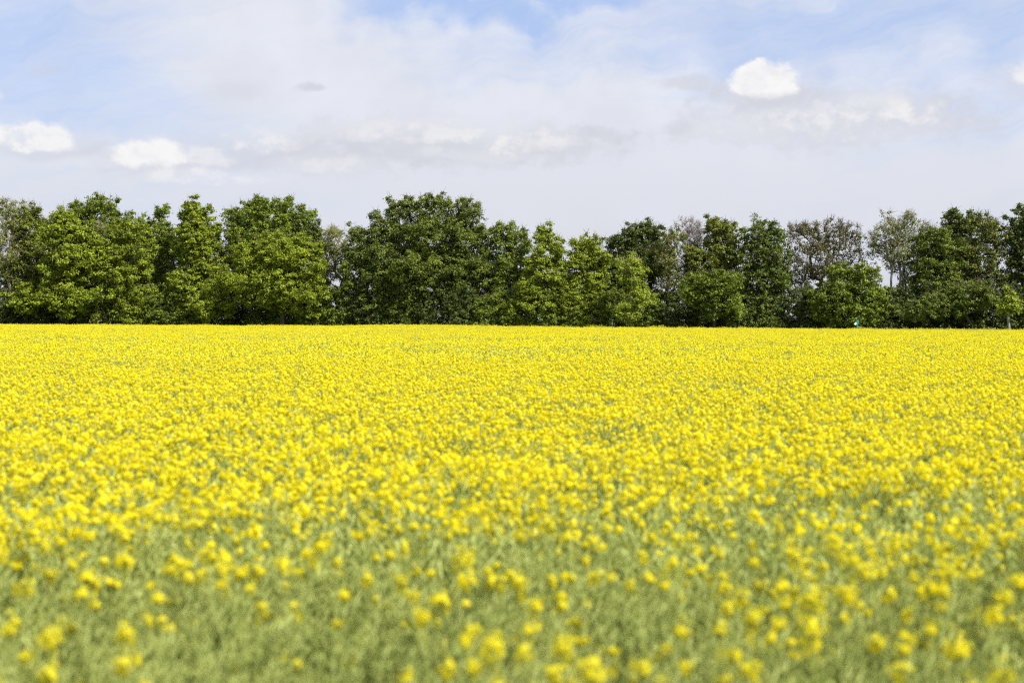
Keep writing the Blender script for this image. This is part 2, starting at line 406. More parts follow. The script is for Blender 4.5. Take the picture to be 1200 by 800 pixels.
    # root flare
    for i in np.where(par < 0)[0]:
        tubes(mb, [A[i] - [0, 0, .1]], [A[i] + [0, 0, 0.6]], rad[i] * 1.5, rad[i] * 1.0, 8)
    # twigs
    nt_ = twig if twig else 4
    E = A[ends]; nE = len(E)
    dirs = unit(rng.normal(size=(nE, nt_, 3)) + np.array([0, 0, 0.7]) + unit(E - np.array([cent[:, 0].mean(), 0, top * 0.4]))[:, None] * 0.8)
    tl = clump * rng.uniform(0.6, 1.15, (nE, nt_, 1))
    mid_ = E[:, None] + dirs * tl * 0.5; endp = mid_ + unit(dirs + rng.normal(size=dirs.shape) * 0.35 + [0, 0, .15]) * tl * 0.5
    tubes(mb, np.repeat(E, nt_, 0), mid_.reshape(-1, 3), 0.024, 0.017, 3)
    tubes(mb, mid_.reshape(-1, 3), endp.reshape(-1, 3), 0.017, 0.008, 3)
    if twig:
        d2 = unit(dirs.reshape(-1, 3) + rng.normal(size=(nE * nt_, 3)) * 0.55); m2 = mid_.reshape(-1, 3)
        tubes(mb, m2, m2 + d2 * tl.reshape(-1, 1) * 0.55, 0.014, 0.006, 3)
    mb.build('trunk', M[tr], root)
    # crown: leafy sprays around every clump centre
    if bare < 0.999:
        keepc = rng.random(len(cent)) > bare
        lb = MB(); cc = cent[keepc]; cz = csz[keepc][:, None, None]
        nl = max(4, int(118 * dens * (clump / 0.95) ** 2 * (0.19 / lsize) ** 1.6))
        n = len(cc)
        # every clump is a handful of small sprays
        ns = 9
        so = unit(rng.normal(size=(n, ns, 3)) + [0, 0, 0.3]) * (rng.uniform(0.35, 1.0, (n, ns, 1)) * clump * rng.uniform(0.6, 1.2, (n, 1, 1)) * cz) * np.array([1, 1, flat])
        S = cc[:, None] + so
        per = max(2, nl // ns)
        sr = clump * 0.36
        lo = rng.normal(size=(n, ns, per, 3)) * (sr * 0.55) * np.sqrt(cz)[..., None] * np.array([1, 1, 0.6])
        Pp = (S[:, :, None] + lo).reshape(-1, 3)
        outw = unit(so)[:, :, None] * 0.55 + unit(lo + 1e-6) * 0.25 + np.array([0, 0, 0.55])
        Nn = unit(outw.reshape(-1, 3) + rng.normal(size=Pp.shape) * 0.58)
        sc_ = lsize * rng.uniform(0.6, 1.25, len(Pp))
        tint = np.clip(rng.normal(0.5, 0.2, len(Pp)) + np.repeat(rng.normal(0, 0.16, n), ns * per) + np.repeat(rng.normal(0, 0.1, n * ns), per), 0, 1)
        ok = (Pp[:, 2] > 0.15) & (rng.random(len(Pp)) < np.repeat(csz[keepc], ns * per) * 1.1)
        lb.add(leaf_quads(Pp[ok], Nn[ok], sc_[ok], rng, 0.6, 0.18), 4, tint[ok])
        lb.build('crown', M[leaf], root)
    return root

T = []
ROW = 'trees of the row behind the yellow field'
def tree(label, px, dd, lobes, **k):
    name = k.pop('name', 'deciduous_tree')
    T.append(make_tree(name, label, 'tree', px, dd, lobes, group=k.pop('group', ROW), seed=len(T) + 1, **k))
# ---- left end of the row
tree('half-bare tan-green tree with pale forked trunk at the far left edge', 8, 0.5, [(10, 262, 20, 25), (6, 292, 24, 28), (22, 255, 12, 12)], leaf='olive', tr='bark_p', dens=.42, clump=.9, spacing=1.05, trunk_r=.22, bare=.25, trunk_top=.85, twig=7)
tree('olive green tree with an even top, just right of the tan-green edge tree', 38, 3, [(36, 272, 26, 27), (50, 300, 30, 34), (24, 322, 26, 30)], leaf='olive', dens=1.0, clump=1.0)
tree('bright yellow-green tree in layered sprays, largest bright crown at the left', 80, -3, [(76, 276, 27, 26), (92, 300, 32, 30), (70, 318, 26, 26), (84, 345, 40, 20), (35, 348, 24, 14)], leaf='bright', clump=1.05, flat=.5, dens=1.1, lsize=.2)
tree('round-topped mid green tree rising behind the bright layered tree', 116, 5, [(120, 256, 24, 24), (92, 256, 18, 17), (118, 285, 34, 28), (112, 325, 36, 34)], leaf='mid', clump=.95, dens=.95)
tree('thin pale-trunked tree with few olive leaves between two green crowns', 115, 1, [(112, 276, 11, 16), (118, 300, 10, 16)], leaf='olive', tr='bark_p', dens=.5, clump=.7, trunk_r=.16, bare=.3, twig=7, trunk_top=.9)
tree('broad yellow-green tree with a level top and dim lower crown', 154, 0, [(152, 270, 20, 19), (160, 295, 30, 28), (146, 322, 34, 26), (160, 348, 30, 22)], leaf='bright', clump=.9, dens=.85)
tree('narrow tree ending in one small tuft, beside the level-topped tree', 190, 3, [(189, 250, 8, 9), (186, 272, 20, 17), (192, 300, 24, 24), (190, 335, 26, 26)], leaf='mid', clump=.75, dens=.9)
tree('tall dome-shaped maple-like tree with a sharp round top left of the gap', 229, 0, [(228, 252, 17, 18), (230, 276, 26, 24), (238, 303, 28, 26), (225, 335, 34, 28)], leaf='bright', clump=.85, flat=.6, dens=1.1, lsize=.18)
tree('small feathery light green tree in front of the dome-shaped tree', 254, -5, [(256, 335, 19, 22), (246, 355, 26, 16)], leaf='yellow', clump=.6, dens=.9, lsize=.13, trunk_r=.12)
tree('small brownish half-bare sapling right of the feathery tree', 272, -3, [(271, 345, 8, 13)], leaf='tan', tr='bark_b', clump=.5, dens=.35, lsize=.12, trunk_r=.07, twig=6)
tree('very broad open-topped light green tree with sky gaps on its left', 312, 3, [(316, 252, 32, 20), (287, 268, 24, 24), (345, 264, 22, 22), (312, 285, 46, 28), (276, 300, 14, 30), (360, 285, 16, 26)], leaf='mid', clump=.85, dens=.8, lsize=.17, trunk_r=.34)
tree('large rounded yellow-green tree in front of the open-topped broad tree', 330, -4, [(318, 300, 36, 26), (346, 295, 22, 20), (360, 314, 24, 28), (310, 330, 44, 26), (350, 345, 34, 22)], leaf='bright', clump=.95, dens=1.15, flat=.6, trunk_r=.3)
tree('dark narrow spire-topped tree at the right edge of the broad tree', 368, 4, [(369, 273, 7, 14), (372, 300, 12, 24), (372, 335, 16, 26)], leaf='dark', clump=.7, dens=1.0, trunk_r=.16)
tree('slender thin-leaved tree with pale bare branches beside the giant tree', 394, 1, [(393, 282, 17, 16), (396, 302, 20, 20), (384, 318, 10, 16)], leaf='olive', tr='bark_p', dens=.38, clump=.75, lsize=.15, trunk_r=.17, stems=2, twig=8, trunk_top=.8)
tree('giant spreading dark green oak-like tree, tallest and widest of the row', 490, 0,
     [(489, 244, 22, 21), (520, 246, 20, 20), (548, 250, 17, 18), (464, 253, 15, 18), (444, 268, 15, 18), (420, 283, 15, 18), (500, 275, 50, 30), (455, 300, 44, 30),
      (545, 285, 38, 30), (566, 302, 20, 34), (500, 320, 66, 34), (440, 332, 38, 30), (550, 335, 34, 30), (412, 318, 16, 26)], leaf='oak', clump=.95, dens=.88, lsize=.16, trunk_r=.6, depth=.6)
tree('mid green tree with fluttering top just right of the giant tree', 598, 2, [(590, 278, 16, 14), (604, 285, 16, 20), (600, 310, 26, 24), (596, 335, 28, 26)], leaf='mid', clump=.8, dens=.78, lsize=.16, stems=2)
tree('spire-topped tree with layered branches, middle of the row', 638, -1, [(638, 276, 10, 12), (640, 296, 20, 17), (640, 318, 27, 22), (634, 348, 30, 22)], leaf='bright', clump=.85, flat=.42, dens=1.0)
tree('lighter green tree with a blunt top and lit right side, middle of the row', 686, 0, [(684, 290, 18, 15), (692, 310, 24, 24), (680, 335, 28, 24), (700, 350, 22, 22)], leaf='bright', clump=.8, dens=.9, lsize=.16)
tree('dark green round twin-topped tree behind a small bright tree', 742, 3, [(733, 286, 22, 20), (758, 285, 22, 20), (745, 310, 40, 26), (740, 342, 38, 26)], leaf='dark', clump=.95, dens=1.0, trunk_r=.34)
tree('small bright yellow-green tree standing before the dark twin-topped tree', 742, -5, [(739, 317, 17, 17), (748, 347, 19, 16), (736, 362, 20, 12)], leaf='yellow', tr='bark_p', clump=.7, dens=.7, flat=.6, lsize=.15, trunk_r=.13)
tree('thin brownish green see-through tree beside the grey leafless tree', 786, 0, [(788, 283, 15, 15), (782, 303, 22, 18), (790, 328, 24, 22)], leaf='olive', tr='bark_b', clump=.75, dens=.42, lsize=.15, stems=2, trunk_r=.18, twig=7)
tree('leafless pale grey tree poking up between two green crowns', 808, 4, [(809, 279, 13, 18), (809, 300, 12, 18)], leaf='olive', tr='bark_g', bare=1.0, clump=.8, spacing=.62, twig=11, trunk_r=.16, trunk_top=.8, name='leafless_tree')
tree('olive-topped dark tree with flat crest, right of the leafless grey tree', 840, 1, [(843, 276, 20, 18), (846, 298, 24, 22), (826, 312, 26, 22), (840, 340, 34, 26)], leaf='olive', clump=.9, dens=1.05, flat=.6)
tree('low mid green tree with pale leaf sprays below the olive-topped tree', 836, -5, [(842, 335, 28, 20), (815, 340, 18, 20), (850, 358, 26, 14)], leaf='mid', clump=.75, dens=.8, flat=.55, trunk_r=.15)
tree('cool green tree with upswept pointed tips, right of the olive-topped tree', 894, 0, [(886, 276, 15, 18), (909, 276, 12, 18), (893, 298, 27, 24), (898, 325, 32, 26), (888, 350, 28, 20)], leaf='cool', clump=.8, dens=.85, flat=1.0, lsize=.17)
tree('brown half-bare tree with dark crooked limbs showing against the sky', 958, 2, [(944, 280, 24, 18), (975, 280, 26, 18), (958, 302, 36, 24), (1000, 292, 14, 20), (935, 318, 18, 20)], leaf='brown', tr='bark', clump=.8, dens=.24, lsize=.15, trunk_r=.27, twig=10, spacing=1.12, trunk_top=.55, stems=2)
tree('wide low dome of green leaves with brightly lit right edge', 998, -4, [(985, 332, 28, 22), (1008, 332, 24, 24), (1022, 350, 18, 20), (975, 355, 30, 20), (1000, 365, 32, 16)], leaf='mid', clump=.8, dens=.85, flat=.6, trunk_r=.25)
tree('tall airy tree with several thin pale stems beside a sky gap', 1056, 1, [(1040, 272, 16, 18), (1064, 268, 18, 18), (1054, 292, 26, 20), (1070, 310, 20, 22), (1024, 288, 12, 12), (1084, 275, 10, 14)], leaf='olive', tr='bark_g', clump=.8, dens=.32, lsize=.15, stems=5, trunk_r=.14, twig=7, trunk_top=.88)
tree('dense dark olive tree right of the airy thin-stemmed tree', 1098, 0, [(1092, 286, 20, 18), (1108, 300, 26, 24), (1094, 325, 30, 26), (1100, 352, 34, 20)], leaf='oak', clump=.9, dens=.95)
tree('dark tree top with coarse leaf clumps behind the dense olive tree', 1122, 5, [(1122, 264, 20, 15), (1122, 285, 22, 20), (1126, 320, 22, 26)], leaf='dark', clump=1.0, dens=1.0, lsize=.22)
tree('grey-green lacy tree full of sky holes near the right edge', 1155, 1, [(1150, 268, 18, 16), (1166, 280, 18, 18), (1152, 300, 26, 22), (1160, 330, 24, 24)], leaf='olive', tr='bark', clump=.8, dens=.5, lsize=.16, stems=2, twig=6, trunk_r=.24)
tree('low spreading grey-green tree with level sprays left of the tiny sapling', 1142, -4, [(1146, 345, 24, 14), (1120, 352, 22, 16), (1085, 362, 26, 14)], leaf='oak', clump=.8, dens=.7, flat=.5, trunk_r=.14)
tree('tall dark tree cut off by the right edge of the photo', 1200, 1, [(1196, 262, 17, 20), (1202, 290, 24, 26), (1196, 320, 22, 26), (1206, 350, 24, 24)], leaf='dark', clump=.9, dens=1.0, lsize=.2)
tree('tiny lone sapling with straight pale trunk and lime leaves at right', 1183, -9, [(1183, 352, 6, 9), (1185, 362, 9, 9), (1175, 362, 6, 8)], leaf='yellow', tr='bark_g', clump=.55, dens=1.8, lsize=.17, spacing=.7, trunk_r=.13, name='sapling', group='lone sapling', trunk_top=.9)
# ---- shrubs along the foot of the row
SH = 'shrubs along the foot of the tree row'
sn = 0
def shrub(label, px, top, wpx, leaf, dd=-1.5, **k):
    global sn
    sn += 1
    rng = random.Random(sn * 31)
    base = 383 + (px - 600) * .004
    top -= 13; wpx *= 1.15; h = (base - top); lobes = [(px - wpx * .22, base - h * .45, wpx * .33, h * .42), (px + wpx * .2, base - h * .5, wpx * .32, h * .48), (px, base - h * .15, wpx * .5, h * .5)]
    kk = dict(clump=.62, dens=.85, lsize=.14, trunk_r=.09, stems=3, flat=.75, spacing=1.05, inner=.45); kk.update(k)
    make_tree('shrub', label, 'shrub', px, dd, lobes, leaf=leaf, group=SH, seed=100 + sn, **kk)
for a in [('dark shrub at the far left end of the hedge foot', 12, 352, 44, 'dark'),
          ('dark low shrub under the olive tree with an even top', 52, 360, 44, 'dark'),
          ('mid green shrub under the bright layered tree', 92, 362, 40, 'mid'),
          ('dim olive shrub below the thin pale-trunked tree', 126, 352, 36, 'olive'),
          ('lit green shrub below the level-topped yellow-green tree', 160, 346, 42, 'bright'),
          ('dark green shrub left of the feathery tree foot', 198, 352, 42, 'mid'),
          ('small bright shrub at the feathery tree foot', 232, 358, 34, 'bright'),
          ('dark shrub below the brownish half-bare sapling', 270, 356, 36, 'dark'),
          ('small light green shrub left below the rounded yellow-green tree', 303, 360, 30, 'mid'),
          ('mid green shrub right below the rounded yellow-green tree', 335, 352, 40, 'mid'),
          ('lit green shrub left of the slender pale-branched tree foot', 366, 350, 34, 'bright'),
          ('green shrub right at the slender pale-branched tree foot', 398, 346, 36, 'mid'),
          ('deep dark shrub at the left foot of the giant tree', 434, 352, 42, 'dark'),
          ('oak-green shrub below the middle left of the giant tree', 472, 356, 40, 'oak'),
          ('shadowed shrub directly below the giant tree', 506, 354, 38, 'dark'),
          ('round dark compact shrub at the right foot of the giant tree', 541, 352, 34, 'dark'),
          ('leafy lighter shrub between giant tree and fluttering tree', 572, 358, 34, 'mid'),
          ('bright shrub below the fluttering-topped tree', 606, 352, 40, 'bright'),
          ('green shrub below the spire-topped layered tree', 645, 354, 38, 'mid'),
          ('lit shrub below the blunt-topped lighter tree', 682, 350, 40, 'bright'),
          ('dense green shrub left below the small bright yellow-green tree', 718, 354, 36, 'mid'),
          ('tall green shrub right below the small bright yellow-green tree', 756, 358, 36, 'mid'),
          ('dark shrub under the thin see-through brownish tree', 792, 352, 38, 'dark'),
          ('shadowed shrub under the low tree with pale sprays', 828, 362, 38, 'dark'),
          ('dark shrub between the olive-topped and the pointed-tip tree', 866, 356, 38, 'dark'),
          ('small greyish shrub below the pointed-tip cool green tree', 900, 362, 36, 'oak'),
          ('dark shrub under the brown half-bare tree', 940, 350, 42, 'dark'),
          ('mid green shrub at the left foot of the wide low dome tree', 976, 366, 34, 'oak'),
          ('pale lit shrub at the right foot of the wide low dome tree', 1026, 368, 26, 'mid'),
          ('dark shrub below the airy thin-stemmed tree', 1052, 350, 42, 'dark'),
          ('dark shrub below the dense olive tree', 1090, 358, 40, 'dark'),
          ('dark shrub below the lacy grey-green tree', 1134, 356, 42, 'dark'),
          ('dark shrub behind the tiny lone sapling at right', 1174, 350, 42, 'dark'),
          ('dark shrub in the far right corner of the row', 1204, 352, 30, 'dark')]:
    shrub(*a)

# ------------------------------------------------------------------ marker post in front of the row
D = hedge_d(1003) - 9
post = empty('marker_post', ((1004.5 - 600) / FPX * D, D, 0)); tag(post, 'small teal marker post with a slanted hood and white plate before the trees', 'post')
H = P2W(1003, 375, D)[2]
mb = MB()
zz = [-.2, .4, H - .75, H - .42, H - .2, H - .02]; xx = [0, 0, 0, .0, .03, .10]
for a, b, za, zb in zip(xx[:-1], xx[1:], zz[:-1], zz[1:]): tubes(mb, [[a, 0, za]], [[b, 0, zb]], .075, .075, 12)
mb.build('pole', M['teal'], post, True)
def prism(pts, y0, y1):
    pts = np.array(pts, float); n = len(pts)
    Vv = np.concatenate([np.c_[pts[:, 0], np.full(n, y0), pts[:, 1]], np.c_[pts[:, 0], np.full(n, y1), pts[:, 1]]])
    return Vv, [[i, (i + 1) % n, n + (i + 1) % n, n + i] for i in range(n)], n
def prism_mb(pts, y0, y1):
    mb = MB(); Vv, Q, n = prism(pts, y0, y1); mb.indexed(Vv, Q); mb.add([Vv[:n][::-1]], n); mb.add([Vv[n:]], n); return mb
prism_mb([(-.34, H - .40), (-.10, H - .56), (.13, H - .30), (.16, H + .02), (-.10, H - .10)], -.09, .09).build('hood', M['teal'], post)
prism_mb([(-.36, H - .41), (-.20, H - .53), (-.06, H - .34), (-.20, H - .20)], -.112, -.092).build('plate', M['white'], post)
prism_mb([(-.28, .9), (.02, 1.0), (.02, H - .95), (-.10, H - .98), (-.32, 1.22)], -.04, .04).build('bracket', M['teal'], post)

# ------------------------------------------------------------------ rapeseed crop
MATS = [M['pod'], M['cleaf'], M['petal']]
def plant_parts(rng, flowering, lod):
    """geometry of one plant, about 1.1 m tall: stem with side branches, lower leaves, pods, flower heads"""
    stem, leaves, pods, heads = MB(), MB(), MB(), []
    lean = rng.normal(size=2) * 0.07
    htop = rng.uniform(1.02, 1.14)
    def axis(z): return np.array([lean[0] * (z / 1.1) ** 2, lean[1] * (z / 1.1) ** 2, z])
    zs = np.linspace(-0.05, htop - 0.03, 5 if lod else 8)
    pts = np.array([axis(max(z, 0)) if z > 0 else np.array([0, 0, z]) for z in zs])
    tubes(stem, pts[:-1], pts[1:], np.linspace(.0085, .003, len(zs) - 1), np.linspace(.0078, .0024, len(zs) - 1), 3 if lod else 5)
    ax = [(pts[-2], pts[-1])]
    nb = rng.integers(4, 7)
    tips = [pts[-1]]
    raceme = [(axis(htop - .36), pts[-1])]
    for b in range(nb):
        z0 = rng.uniform(.45, .85) * htop; a = b * 2.4 + rng.uniform(-.4, .4)
        ln = rng.uniform(.13, .22) * (1.25 - z0 * .4); zt = min(htop - (rng.uniform(-0.03, .12) if (flowering == 3 and b < 4) else rng.uniform(0.0, .26)), z0 + .62)
        p0 = axis(z0); p3 = axis(zt) + np.array([math.cos(a), math.sin(a), 0]) * ln
        p1 = p0 + (p3 - p0) * np.array([.55, .55, .35]); p2 = p0 + (p3 - p0) * np.array([.85, .85, .68])
        tubes(stem, [p0, p1, p2], [p1, p2, p3], [.0042, .0035, .0028], [.0035, .0028, .002], 3)
        raceme.append((p1 + (p2 - p1) * .3, p3)); tips.append(p3)
    # pods along every raceme
    for (a, b) in raceme:
        n = int(rng.integers(16, 24)) if not lod else int(rng.integers(9, 13))
        f = np.linspace(0.0, 0.93, n); ang = np.arange(n) * 2.4 + rng.uniform(0, 6)
        P = a + (b - a) * f[:, None]
        d = unit(np.c_[np.cos(ang), np.sin(ang), rng.uniform(.5, 1.25, n)])
        L = (0.062 - 0.035 * f) * rng.uniform(.8, 1.2, n) * (1.15 if lod else 1)
        P1 = P + d * 0.014; P2 = P1 + unit(d + [0, 0, .25]) * L[:, None]
        t = rng.uniform(.2, 1, n)
        if not lod:
            tubes(pods, P, P1, .0011, .0011, 3, t * .6); tubes(pods, P1, (P1 + P2) / 2, .0016, .0027, 3, t); tubes(pods, (P1 + P2) / 2, P2, .0027, .0007, 3, t)
        else:
            sd = unit(np.cross(d, rng.normal(size=d.shape))) * .0042
            pods.add(np.stack([P - sd * .4, P + sd * .4, P2 + sd, P2 - sd], 1), 4, t)
    # leaves low on the stem
    nlv = 7 if not lod else 5
    for i in range(nlv):
        z0 = rng.uniform(.15, .82); a = i * 2.2 + rng.uniform(-.5, .5); L = rng.uniform(.10, .2) * (1.15 - z0 * .6)
        dirv = np.array([math.cos(a), math.sin(a), rng.uniform(.1, .7)]); dirv /= np.linalg.norm(dirv)
        sdv = np.cross(dirv, [0, 0, 1]); sdv /= np.linalg.norm(sdv); sdv *= L * .2
        p = axis(z0); m1 = p + dirv * L * .5; e1 = p + dirv * L + [0, 0, -L * .25]
        tt = rng.uniform(0, 1)
        leaves.add([[p - sdv * .3, m1 - sdv, m1, p], [p, m1, m1 + sdv, p + sdv * .3], [m1 - sdv, e1, e1, m1], [m1, e1, e1, m1 + sdv]][:2], 4, [tt] * 2)
        leaves.add([[m1 - sdv, e1, m1], [m1, e1, m1 + sdv]], 3, [tt] * 2)
    # flower heads
    order = list(range(len(tips)))
    nf = {0: 0, 1: 1, 2: 3, 3: 5}[flowering]
    for k_, i in enumerate(order[:nf]):
        hb = MB(); c = tips[i]; big = ((1.12 if flowering == 3 and not lod else rng.uniform(.8, 1.0)) if k_ == 0 else rng.uniform(.4, .85)) * (0.72 if flowering == 1 else rng.uniform(1.05, 1.3) if (flowering == 3 and not lod) else rng.uniform(.85, 1.15)); tall = rng.uniform(.8, 1.7)
        n = int((38 if not lod else 22) * big)
        u = unit(rng.normal(size=(n, 3)) + [0, 0, .35]); rr = rng.uniform(.55, 1.0, (n, 1)) * np.array([.029, .029, .024 * tall]) * big * np.where(rng.random((n, 1)) < .68, rng.uniform(.65, 1.1, (n, 1)), rng.uniform(1.2, 2.1, (n, 1)))
        P = c + np.array([0, 0, .004 - .014 * (tall - 1)]) + u * rr
        if not lod:
            tubes(hb, np.repeat([c - [0, 0, .018]], n, 0), P, .0007, .0007, 3, .5, 0)
            for j in range(n):
                a1 = unit(np.cross(u[j], [0.3, .9, .1])); b1 = np.cross(u[j], a1); s_ = .0085 * rng.uniform(.85, 1.15); th = rng.uniform(0, 1.5)
                qs = []
                for q4 in range(4):
                    t4 = th + q4 * math.pi / 2; e = a1 * math.cos(t4) + b1 * math.sin(t4); f4 = -a1 * math.sin(t4) + b1 * math.cos(t4)
                    qs.append([P[j], P[j] + e * s_ * .7 + f4 * s_ * .45 + u[j] * .001, P[j] + e * s_ * 1.1 + u[j] * .0005, P[j] + e * s_ * .7 - f4 * s_ * .45 + u[j] * .001])
                hb.add(qs, 4, np.full(4, rng.uniform(.1, 1)), 1)
            # tight green-yellow buds in the middle
            m_ = 8; ub = unit(rng.normal(size=(m_, 3)) + [0, 0, 1.0]); tubes(hb, c + ub * .004, c + ub * .018 * big + [0, 0, .006], .0018, .0012, 3, .9, 0)
        else:
            hb.add(leaf_quads(P, u, .0122 * rng.uniform(.75, 1.25, n), rng, .95), 4, rng.uniform(.1, 1, n), 1)
        heads.append(hb)
    global LAST_TIP
    LAST_TIP = np.array(tips[0])
    return stem, leaves, pods, heads

rng = np.random.default_rng(42)
PTIP = []
# prototypes of the near plants: a root, its parts
def build_thing_proto(fl):
    st, lv, pd, hd = plant_parts(rng, fl, 0)
    PTIP.append(LAST_TIP)
    return [('stem', st.mesh('stem', M['pod'])), ('foliage', lv.mesh('foliage', M['cleaf'])), ('seed_pods', pd.mesh('seed_pods', M['pod']))] + \
           [('flower_head', h.mesh('flower_head', [M['pod'], M['petal']])) for h in hd]
protos = {0: [build_thing_proto(0) for _ in range(7)], 1: [build_thing_proto(1) for _ in range(4)], 2: [build_thing_proto(2) for _ in range(4)], 3: [build_thing_proto(3) for _ in range(4)]}
first_of = {0: 0, 1: 7, 2: 11, 3: 15}                     # where each kind's tips start in PTIP
def place_plant(kind, x, y, sc, rz, label, group, z=None):
    k = int(rng.integers(len(protos[kind]))); pr = protos[kind][k]
    if z:                                                # the main flower head, not the foot, stands at (x, y, z)
        t = PTIP[first_of[kind] + k]; sc = z / t[2]
        x -= (t[0] * math.cos(rz) - t[1] * math.sin(rz)) * sc; y -= (t[0] * math.sin(rz) + t[1] * math.cos(rz)) * sc
    r = empty('rapeseed_plant', (x, y, 0), rz); r.scale = (sc, sc, sc); tag(r, label, 'rapeseed plant', group)
    for nm, me in pr:
        o = bpy.data.objects.new(nm, me); COL.objects.link(o); o.parent = r
    return r
GRP = 'rapeseed plants in the blurred foreground'
def head_xy(px, py, z=1.12):
    yh = 374 + (px - 600) * .004
    d = (CAM_Z - z) * FPX / (py - yh); return (px - 600) / FPX * d, d
BIG = [(577, 765, 'rapeseed plant with the biggest blurred yellow head, bottom edge just left of centre'),
       (694, 792, 'rapeseed plant with a wide yellow head cut by the bottom edge right of centre'),
       (545, 683, 'rapeseed plant with a tall yellow head stacked under another, centre foreground'),
       (541, 660, 'rapeseed plant with the upper yellow head of the stacked centre pair'),
       (58, 750, 'rapeseed plant with a broad arched yellow head in the lower left corner'),
       (145, 660, 'rapeseed plant with a branching yellow cluster in the left foreground'),
       (332, 663, 'rapeseed plant with one solid yellow head between left cluster and centre pair'),
       (951, 742, 'rapeseed plant with an arched yellow head low in the right foreground'),
       (952, 708, 'rapeseed plant with a big round yellow head just above the arched right one'),
       (1014, 674, 'rapeseed plant with a bright twin head right of the big round one'),
       (1110, 672, 'rapeseed plant with a yellow double head in the right part of the foreground'),
       (1124, 765, 'rapeseed plant with a pale paired head in the lower right corner area'),
       (643, 618, 'rapeseed plant with a slanting yellow head at the back of the blurred centre'),
       (980, 640, 'rapeseed plant with a lumpy yellow head high in the right foreground'),
       (1153, 637, 'rapeseed plant with a lone bright head by the right edge of the blurred zone'),
       (243, 653, 'rapeseed plant leading a slanting line of yellow heads left of centre'),
       (183, 608, 'rapeseed plant with a tall bright head at the back left of the blurred zone')]
SMALL = [(165,603),(105,630),(147,632),(3,655),(85,662),(204,657),(265,662),(278,672),(234,676),(278,634),(110,685),(135,687),(96,697),(30,688),(185,703),(189,729),(13,737),(143,785),(292,690),
         (467,606),(485,618),(457,651),(533,622),(565,620),(587,625),(665,630),(712,620),(574,685),(598,675),(471,682),(523,711),(628,711),(670,679),(698,677),(717,678),(740,687),(660,711),(553,743),
         (620,740),(615,765),(525,788),(558,782),(650,795),(1004,624),(992,655),(928,635),(925,648),(943,675),(920,687),(923,710),(1010,712),(905,750),(1080,695),(1141,675),(1181,700),(1160,725),
         (1195,680),(1094,740),(1030,757),(992,727),(345,712),(440,655),(403,700),(385,630),(395,660),(430,682),(780,687),(810,630),(885,660),(822,668),(850,690),(805,783),(862,770),(800,742),
         (765,630),(755,655),(870,700),(845,650),(790,660),(310,640),(360,650),(1060,660),(1045,700),(1110,620),(50,640),(20,620)]
taken = []
for px, py, lab in BIG:
    x, y = head_xy(px, py, 1.14); taken.append((x, y)); place_plant(3, x, y, 1.0, rng.uniform(0, 6.28), lab, GRP, 1.14)
for px, py in SMALL:
    x, y = head_xy(px, py, 1.08); taken.append((x, y)); place_plant(int(rng.choice([1, 2, 2])), x, y, rng.uniform(.97, 1.03), rng.uniform(0, 6.28), 'rapeseed plant with small yellow flower heads in the blurred foreground', GRP, 1.08)
NEAR0, NEAR1 = 3.05, 5.7
HALF = 0.375
n_green = 0
for _ in range(4000):
    if len(taken) >= 296: break
    y = math.sqrt(rng.uniform(NEAR0 ** 2, NEAR1 ** 2)); x = rng.uniform(-HALF, HALF) * y
    if min((x - a) ** 2 + (y - b) ** 2 for a, b in taken) < 0.125 ** 2: continue
    taken.append((x, y))
    k_ = 1 if rng.random() < 0.12 + 0.2 * (y > 4.8) else 0
    place_plant(k_, x, y, rng.uniform(.82, 1.03), rng.uniform(0, 6.28), 'green rapeseed plant carrying seed pods in the blurred foreground' if k_ == 0 else 'rapeseed plant with small yellow flower heads in the blurred foreground', GRP)
taken = np.array(taken)

# the rest of the field: one object, plants instanced on scattered points
src = bpy.data.collections.new('crop_sources')           # never linked to the scene
SRC = []
def add_src(mb):
    i = len(SRC); o = bpy.data.objects.new('crop_%03d' % i, mb.mesh('crop_%03d' % i, MATS)); src.objects.link(o); SRC.append(o)
def merged(fl):
    st, lv, pd, hd = plant_parts(rng, fl, 1); mb = MB()
    for part, off in ((st, 0), (lv, 1), (pd, 0)):
        for (v, (li, sz), t, mi) in zip(part.v, part.f, part.t, part.mi):
            mb.v.append(v); mb.f.append((li + mb.nv - 0, sz)); mb.t.append(t); mb.mi.append(np.full(len(sz), off))
        mb.nv += part.nv
    for h in hd:
        for (v, (li, sz), t, mi) in zip(h.v, h.f, h.t, h.mi):
            mb.v.append(v); mb.f.append((li + mb.nv, sz)); mb.t.append(t); mb.mi.append(np.where(mi == 1, 2, 0))
        mb.nv += h.nv
    return mb
for fl, cnt_ in ((0, 6), (1, 4), (2, 5), (3, 5)):
    for _ in range(cnt_): add_src(merged(fl))
